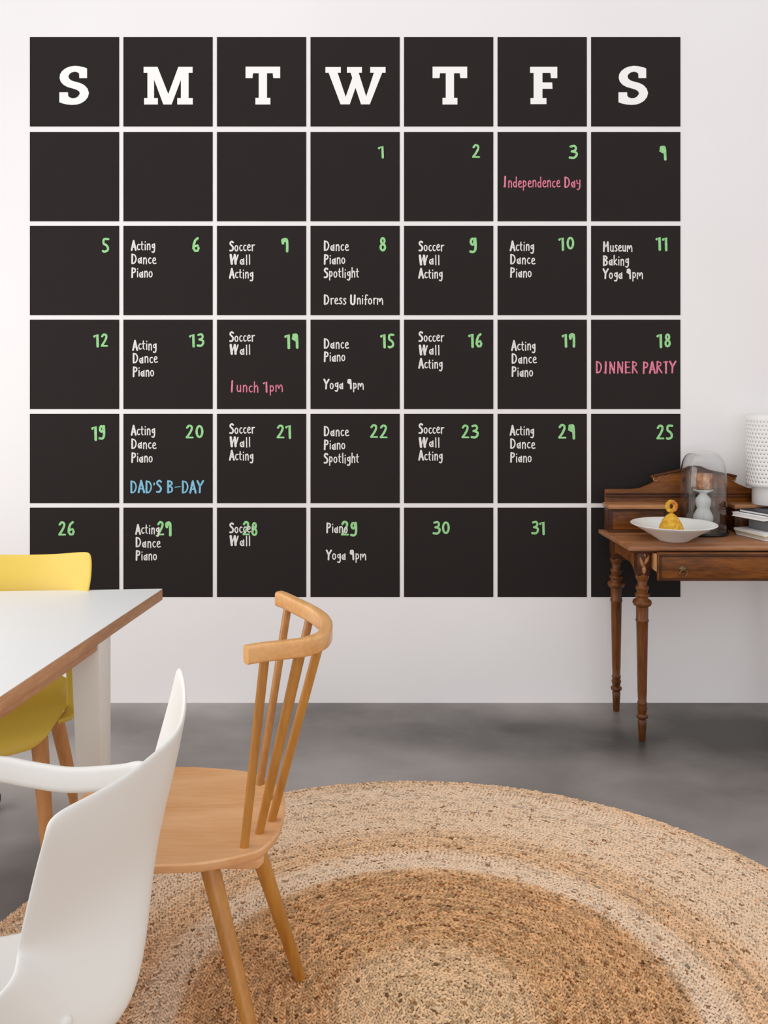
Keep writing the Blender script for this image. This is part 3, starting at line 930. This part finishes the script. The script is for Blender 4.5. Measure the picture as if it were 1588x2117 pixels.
for sx in (1, -1):
    fx = LX if sx > 0 else mir(LX)
    rx = RX if sx > 0 else mir(RX)
    lf = leg(fx, LY)
    leg(rx, RY)
    leaf(fx - .009, LY - .0255, .722, .009, .024, math.radians(18), lf)
    leaf(fx + .010, LY - .0255, .732, .009, .022, math.radians(-28), lf)
    leaf(fx, LY - .0255, .694, .010, .020, 0, lf)
    leaf(fx + .002, LY - .0255, .752, .005, .010, math.radians(10), lf)
    # side apron with a curved bracket towards the front leg
    pr = [(LY + .01, Z0), (LY + .01, .654), (LY + .035, .660), (LY + .052, .676), (LY + .075, .692), (LY + .11, .700), (LY + .20, .704), (LY + .26, .704), (RY - .04, .700), (RY - .02, .690), (RY - .012, .672), (RY, .672), (RY, Z0)]
    vs = []
    for dx in (-.008, .008):
        for y, z in pr:
            t = (y - LY) / (RY - LY)
            vs.append((fx + (rx - fx) * t + dx - sx * .008, y, z))
    n = len(pr)
    mesh('side_apron', vs, [tuple(range(n)), tuple(range(n, 2 * n))] + [(i, (i + 1) % n, n + (i + 1) % n, n + i) for i in range(n)], M_walnut, dk)
box('back_apron', RX, mir(RX), RY + .004, RY + .022, .66, Z0, M_walnut, dk)
box('front_rail', LX, mir(LX), LY - .012, LY + .012, Z0 - .010, Z0, M_walnut_dk, dk)
# the frieze drawer, pulled out a little
DX0, DX1 = 1.139, mir(1.139)
dr = box('drawer', DX0, DX1, 3.618, 3.640, .6655, .7745, M_walnut, dk, .002)
for n_, a in (('front_bead', (DX0 + .003, DX1 - .003, 3.612, 3.619, .762, .771)), ('front_bead', (DX0 + .003, DX1 - .003, 3.612, 3.619, .669, .677)),
              ('front_bead', (DX0 + .003, DX0 + .011, 3.612, 3.619, .677, .762)), ('front_bead', (DX1 - .011, DX1 - .003, 3.612, 3.619, .677, .762))):
    box(n_, *a, M_walnut_dk, dr, .002)
box('drawer_side', DX0 + .002, DX0 + .014, 3.639, 3.96, .695, .762, M_raw, dr, .001, label='pale raw wood drawer side')
box('drawer_side', DX1 - .014, DX1 - .002, 3.639, 3.96, .695, .762, M_raw, dr, .001, label='pale raw wood drawer side')
box('drawer_bottom', DX0 + .014, DX1 - .014, 3.64, 3.96, .696, .702, M_raw, dr)
for hx in (1.234, mir(1.234)):
    ros = [Vector((hx, 3.6185 - t, .7135)) for t in (0, .002, .004, .0075)]
    pl = sweep('handle_plate', ros, [(.013 * math.cos(a) * (1 + .12 * math.cos(4 * a)), .013 * math.sin(a) * (1 + .12 * math.cos(4 * a))) for a in [k * math.pi / 12 for k in range(24)]], M_brass, dr, scales=[1, 1, .85, .4], label='aged brass handle plate')
    ringp = [Vector((hx + .015 * math.sin(a), 3.608, .698 + .0135 * math.cos(a))) for a in [k * math.pi / 10 for k in range(20)]]
    sweep('ring_pull', ringp, circ(.0021, 8), M_brass, dr, closed=True, up=(0, 1, 0), label='aged brass ring pull')

# superstructure
YB0, YBX = 4.000, 4.085
PED = [(0, 962), (-12, 963), (-30, 971), (-55, 976), (-86, 982.5), (-88, 986), (-84, 991), (-80, 994), (-92, 1001), (-112, 1009), (-130, 1011), (-184, 1011)]
pedL = [(DC + dx * 4.09 / F, H - (r - CY) * 4.09 / F) for dx, r in PED]
full = pedL[::-1] + [(2 * DC - x, z) for x, z in pedL[1:]]
full = [(full[0][0], DT)] + full + [(full[-1][0], DT)]
n = len(full)
vs = [(x, YBX, z) for x, z in full] + [(x, YBX + .018, z) for x, z in full]
bevel(mesh('gallery_board', vs, [tuple(range(n)), tuple(range(n, 2 * n))] + [(i, (i + 1) % n, n + (i + 1) % n, n + i) for i in range(n)], M_walnut, dk), .0015)
for zr, d, hh in ((.920 + .012, .010, .012), (.945, .006, .006)):
    box('gallery_moulding', DC - .392, DC + .392, YBX - d, YBX + .002, zr, zr + hh, M_walnut_dk, dk, .002)
# raised moulding that follows the top of the pediment
for s in (-1, 1):
    pts = [(s * (-86) * 4.09 / F * -1, 984), (s * 70 * 4.09 / F, 980.5), (s * 55 * 4.09 / F, 977.5), (s * 30 * 4.09 / F, 972.5), (s * 12 * 4.09 / F, 965), (0, 963.5)]
    path = [Vector((DC + dx, YBX - .004, H - (r - CY) * 4.09 / F)) for dx, r in pts]
    sweep('pediment_moulding', path, rrect(.010, .012, .003, 2), M_walnut_dk, dk, up=(0, 1, 0))
    # curled leaf ends
    cxx = DC + s * 80 * 4.09 / F
    curl = [Vector((cxx + s * .010 * math.cos(a), YBX - .003, H - (990 - CY) * 4.09 / F + .009 * math.sin(a))) for a in [math.radians(70 - 26 * k) for k in range(9)]]
    sweep('carved_scroll', curl, circ(.0028, 8), M_walnut_top, dk, up=(0, 1, 0))
    curl = [Vector((cxx - s * (.012 + .048 * k / 6), YBX - .003, H - (989 - k * 1.6 - 3 * math.sin(k) - CY) * 4.09 / F)) for k in range(7)]
    sweep('carved_scroll', curl, circ(.0024, 8), M_walnut_top, dk, up=(0, 1, 0))
ro = [Vector((DC, YBX - t, 1.018)) for t in (0, .003, .006)]
for dx in (-.052, .052):
    sweep('carved_rosette', [v + Vector((dx, 0, -.008)) for v in ro], [(.011 * math.cos(a) * (1 + .2 * math.cos(6 * a)), .011 * math.sin(a) * (1 + .2 * math.cos(6 * a))) for a in [k * math.pi / 18 for k in range(36)]], M_walnut_dk, dk, scales=[1, .9, .35])
for s in (0, 1):
    xl, xr = (1.047, 1.299) if s == 0 else (mir(1.299), mir(1.047))
    bxo = box('drawer_box', xl, xr, YB0 + .004, YBX, DT, .893, M_walnut_dk, dk, .001)
    slab('box_ledge', [(xl - .008, YB0 - .016), (xr + .008, YB0 - .016), (xr + .008, YBX), (xl - .008, YBX)], .893, .9125, M_walnut_top, bxo, .004)
    df = box('small_drawer', xl + .016, xr - .016, YB0, YB0 + .010, DT + .012, .883, M_walnut, bxo, .002)
    box('raised_panel', xl + .036, xr - .036, YB0 - .004, YB0 + .002, DT + .028, .868, M_walnut, bxo, .003)
    box('plinth', xl - .003, xr + .003, YB0 - .004, YB0 + .01, DT, DT + .010, M_walnut_dk, bxo, .002)

# ------------------------------------------------------------------ things on the desk
# bowl
BX, BY = 1.258, 3.795
bowl_p = [(.002, DT + .0005), (.052, DT + .0005), (.060, DT + .003), (.068, DT + .010), (.110, DT + .036), (.150, DT + .059), (.170, DT + .0685), (.1725, DT + .0715), (.1705, DT + .0735), (.166, DT + .0725), (.144, DT + .0605), (.104, DT + .038), (.062, DT + .016), (.03, DT + .011), (.002, DT + .010)]
b_ = lathe('fruit_bowl', bowl_p, BX, BY, M_ceramic, None, n=72, loc=(BX, BY, DT), ang=70)
tag(b_, 'wide shallow white ceramic bowl on the dark wooden desk', 'bowl')

# knobbly yellow ornament in the bowl
OX, OY, OZ = 1.249, 3.80, DT + .0135
orn = thing('ornament', 'knobbly yellow ornament with an orange ring top sitting in the white bowl', 'ornament', (OX, OY, OZ))
vs, fs = [], []
nu, nv = 44, 22
for i in range(nv + 1):
    t = i / nv
    for j in range(nu):
        a = 2 * math.pi * j / nu
        r = .0515 * math.cos(t * math.pi / 2) ** .62 if t < 1 else 0.002
        kn = 1 + .045 * math.sin(a * 11 + (i % 2) * 0) * math.sin(t * 26) if .12 < t < .92 else (1.05 if t <= .12 else 1)
        vs.append((OX + r * kn * math.cos(a), OY + r * kn * math.sin(a), OZ + .012 + .090 * t))
for i in range(nv):
    for j in range(nu):
        j2 = (j + 1) % nu
        fs.append((i * nu + j, i * nu + j2, (i + 1) * nu + j2, (i + 1) * nu + j))
fs.append(tuple(range(nu)))
mesh('body', vs, fs, M_knit, orn, smooth=True)
lathe('base_rim', [(.040, OZ - .003), (.050, OZ + .001), (.0535, OZ + .008), (.0515, OZ + .016), (.045, OZ + .019)], OX, OY, M_knit, orn, n=40, ang=80)
cz = OZ + .128
rp_ = [Vector((OX + .0165 * math.cos(a), OY, cz + .0185 * math.sin(a))) for a in [k * math.pi / 12 for k in range(24)]]
sweep('ring_top', rp_, circ(.0088, 12), M_knit, orn, closed=True, up=(0, 1, 0), scales=[1 + .12 * math.sin(k * 2.1) for k in range(24)])
rp_ = [Vector((OX + .003 + .0165 * math.cos(a), OY - .0055, cz + .0185 * math.sin(a))) for a in [math.radians(-70 + 16 * k) for k in range(12)]]
sweep('orange_curl', rp_, circ(.0062, 10), M_orange, orn, up=(0, 1, 0), label='orange curl on the ring')

# glass cloche
GX, GY = 1.4455, 3.978
cl = thing('glass_cloche', 'clear glass dome on a black base in the middle of the desk', 'cloche', (GX, GY, DT))
lathe('base', [(.03, DT + .0155), (.092, DT + .0155), (.0935, DT + .013), (.104, DT + .011), (.1055, DT + .007), (.103, DT + .0005), (.03, DT + .0005)], GX, GY, M_black, cl, n=64, label='round black base')
Rg, zb, zt = .0975, DT + .0118, 1.143
outp = [(Rg + .001, zb), (Rg, zb + .01), (Rg, .96), (.0965, 1.02), (.094, 1.055), (.088, 1.09), (.080, 1.112), (.068, 1.129), (.05, 1.139), (.025, 1.143), (.003, 1.1432)]
inn = [(r - (.0014 if r > .01 else 0), z - (.0014 if z > 1.06 else 0)) for r, z in outp][::-1]
vs, fs = [], []
n = 64
pp = [(p.x, p.z) for p in catmull([(r, 0, z) for r, z in outp], 3)] + [(p.x, p.z) for p in catmull([(r, 0, z) for r, z in inn], 3)]
for r, z in pp:
    for k in range(n):
        a = 2 * math.pi * k / n
        vs.append((GX + r * math.cos(a), GY + r * math.sin(a), z))
L = len(pp)
for i in range(L):
    i2 = (i + 1) % L
    if i == L // 2 - 1:
        continue
    for k in range(n):
        k2 = (k + 1) % n
        fs.append((i * n + k, i * n + k2, i2 * n + k2, i2 * n + k))
h = L // 2
fs.append(tuple((h - 1) * n + k for k in range(n)))
fs.append(tuple(h * n + k for k in range(n)))
soft(mesh('glass_dome', vs, fs, M_glass, cl, label='clear glass dome'), 60)

zB = DT + .016
cs = lathe('candlestick', [(.012, .9795), (.026, .9805), (.0405, .9795), (.041, .9765), (.034, .973), (.017, .966), (.0145, .960), (.019, .955), (.029, .944), (.0325, .930), (.0305, .915), (.0265, .903), (.0262, .896), (.033, .884), (.0405, .868), (.0415, .852), (.037, .834), (.031, .820), (.033, .812), (.033, zB)],
           GX, GY, M_matteceramic, None, n=40, loc=(GX, GY, zB), ang=70)
tag(cs, 'white ceramic bulbous candlestick under the glass dome', 'candlestick')
cup = lathe('votive_cup', [(.006, .988), (.034, .989), (.0365, 1.046), (.0385, 1.0475), (.0398, 1.045), (.0385, 1.02), (.0375, .99), (.034, .984), (.020, .9812), (.006, .9812)], GX, GY, M_amber, None, n=36, loc=(GX, GY, .9812), ang=60)
tag(cup, 'amber brown cup standing on the white candlestick under glass', 'cup')

# perforated lamp on the right drawer box
LXc, LYc, LZ = 1.742, 4.005, .9125
lp = thing('table_lamp', 'white table lamp with a perforated drum shade at the right edge', 'lamp', (LXc, LYc, LZ))
lathe('lamp_base', [(.02, .992), (.069, .992), (.071, .990), (.071, LZ + .003), (.069, LZ + .0005), (.02, LZ + .0005)], LXc, LYc, M_shade, lp, n=48)
RS, z0, z1 = .096, .9905, 1.3015
z0 += .002
NC, NR = 40, 32                                    # hole cells round the drum, rows of cells
vs, fs = [], []
cellz0, cellz1 = z0 + .014, z1 - .022
dz = (cellz1 - cellz0) / NR


def cyl(a, z):
    return (LXc + RS * math.cos(a), LYc + RS * math.sin(a), z)


def addv(v):
    vs.append(v)
    return len(vs) - 1


def quadc(a0, a1, za, zb_):
    fs.append((addv(cyl(a0, za)), addv(cyl(a1, za)), addv(cyl(a1, zb_)), addv(cyl(a0, zb_))))


da = 2 * math.pi / NC
for i in range(NR):
    for j in range(NC):
        hole = (i % 2 == 0)
        a0 = (j + (0.5 if (i // 2) % 2 else 0)) * da
        za = cellz0 + i * dz
        if hole:
            # a ring of quads between the cell border and an octagonal hole; cell is two rows high
            am, zm = a0 + da / 2, za + dz
            hr, hz = .0027 / RS, .0027
            bd = [(a0 + da, zm), (a0 + da, zm + dz), (am, zm + dz), (a0, zm + dz), (a0, zm), (a0, zm - dz), (am, zm - dz), (a0 + da, zm - dz)]
            ob = [addv(cyl(*q)) for q in bd]
            ib = [addv(cyl(am + hr * math.cos(math.pi / 4 * k), zm + hz * math.sin(math.pi / 4 * k))) for k in range(8)]
            for k in range(8):
                k2 = (k + 1) % 8
                fs.append((ob[k], ob[k2], ib[k2], ib[k]))
for j in range(NC * 2):
    quadc(j * da / 2, (j + 1) * da / 2, z0, cellz0)
    quadc(j * da / 2, (j + 1) * da / 2, cellz1, z1)
sh = mesh('lamp_shade', vs, fs, M_shade, lp, label='white perforated drum shade')
bm = bmesh.new()
bm.from_mesh(sh.data)
bmesh.ops.remove_doubles(bm, verts=bm.verts, dist=1e-5)
bmesh.ops.recalc_face_normals(bm, faces=bm.faces)
bm.to_mesh(sh.data)
bm.free()
soft(sh, 25)
so = sh.modifiers.new('solid', 'SOLIDIFY')
so.thickness = .0015
lathe('shade_plate', [(.01, z0 + .004), (.0945, z0 + .004), (.0945, z0 + .001), (.01, z0 + .001)], LXc, LYc, M_shade, lp, n=48)

# books in front of the right drawer box


def book(name, label, cx, cy, z, w, d, t, rot, cover, page, hard=True, group='books and magazines on the desk'):
    b = thing(name, label, 'book', (cx, cy, z), group)
    c, s = math.cos(rot), math.sin(rot)

    def bb(nm, x0, x1, y0, y1, za, zb_, m, bv):
        return box(nm, cx + x0, cx + x1, cy + y0, cy + y1, za, zb_, m, b, bv, rot=rot, pivot=(cx, cy))
    ct = .0022 if hard else .0008
    bb('back_cover', 0, w, 0, d, z, z + ct, cover, .0004)
    bb('front_cover', 0, w, 0, d, z + t - ct, z + t, cover, .0004)
    bb('pages', .003 if hard else .0006, w - (0 if hard else .0006), .003 if hard else .0006, d - (.003 if hard else .0006), z + ct, z + t - ct, page, 0)
    bb('spine', w - ct, w + .0005, 0, d, z + ct, z + t - ct, cover, 0)
    return b


RB = math.radians(17.5)
# corner nearest the camera is the pivot
book('magazine', 'grey edged thick magazine at the very bottom of the stack on the desk', 1.628, 3.778, DT + .0006, .235, .178, .010, RB, M_grey, M_page, False)
book('magazine', 'cream edged book second from the bottom of the desk stack', 1.624, 3.780, DT + .011, .235, .178, .009, RB, M_page, M_cream, False)
book('magazine', 'glossy white magazine lying on the cream edged book in the stack', 1.620, 3.782, DT + .0204, .238, .178, .010, RB, M_bookwhite, M_page, False)
book('notebook', 'small grey notebook in the middle of the desk stack', 1.668, 3.800, DT + .0308, .19, .15, .052, RB, M_grey, M_grey)
book('book', 'thick white book under the navy one on the desk stack', 1.618, 3.775, DT + .0832, .24, .17, .017, math.radians(24), M_bookwhite, M_page)
book('book', 'dark navy book on top of the stack on the desk', 1.640, 3.792, DT + .1006, .21, .15, .012, math.radians(24), M_navy, M_page)
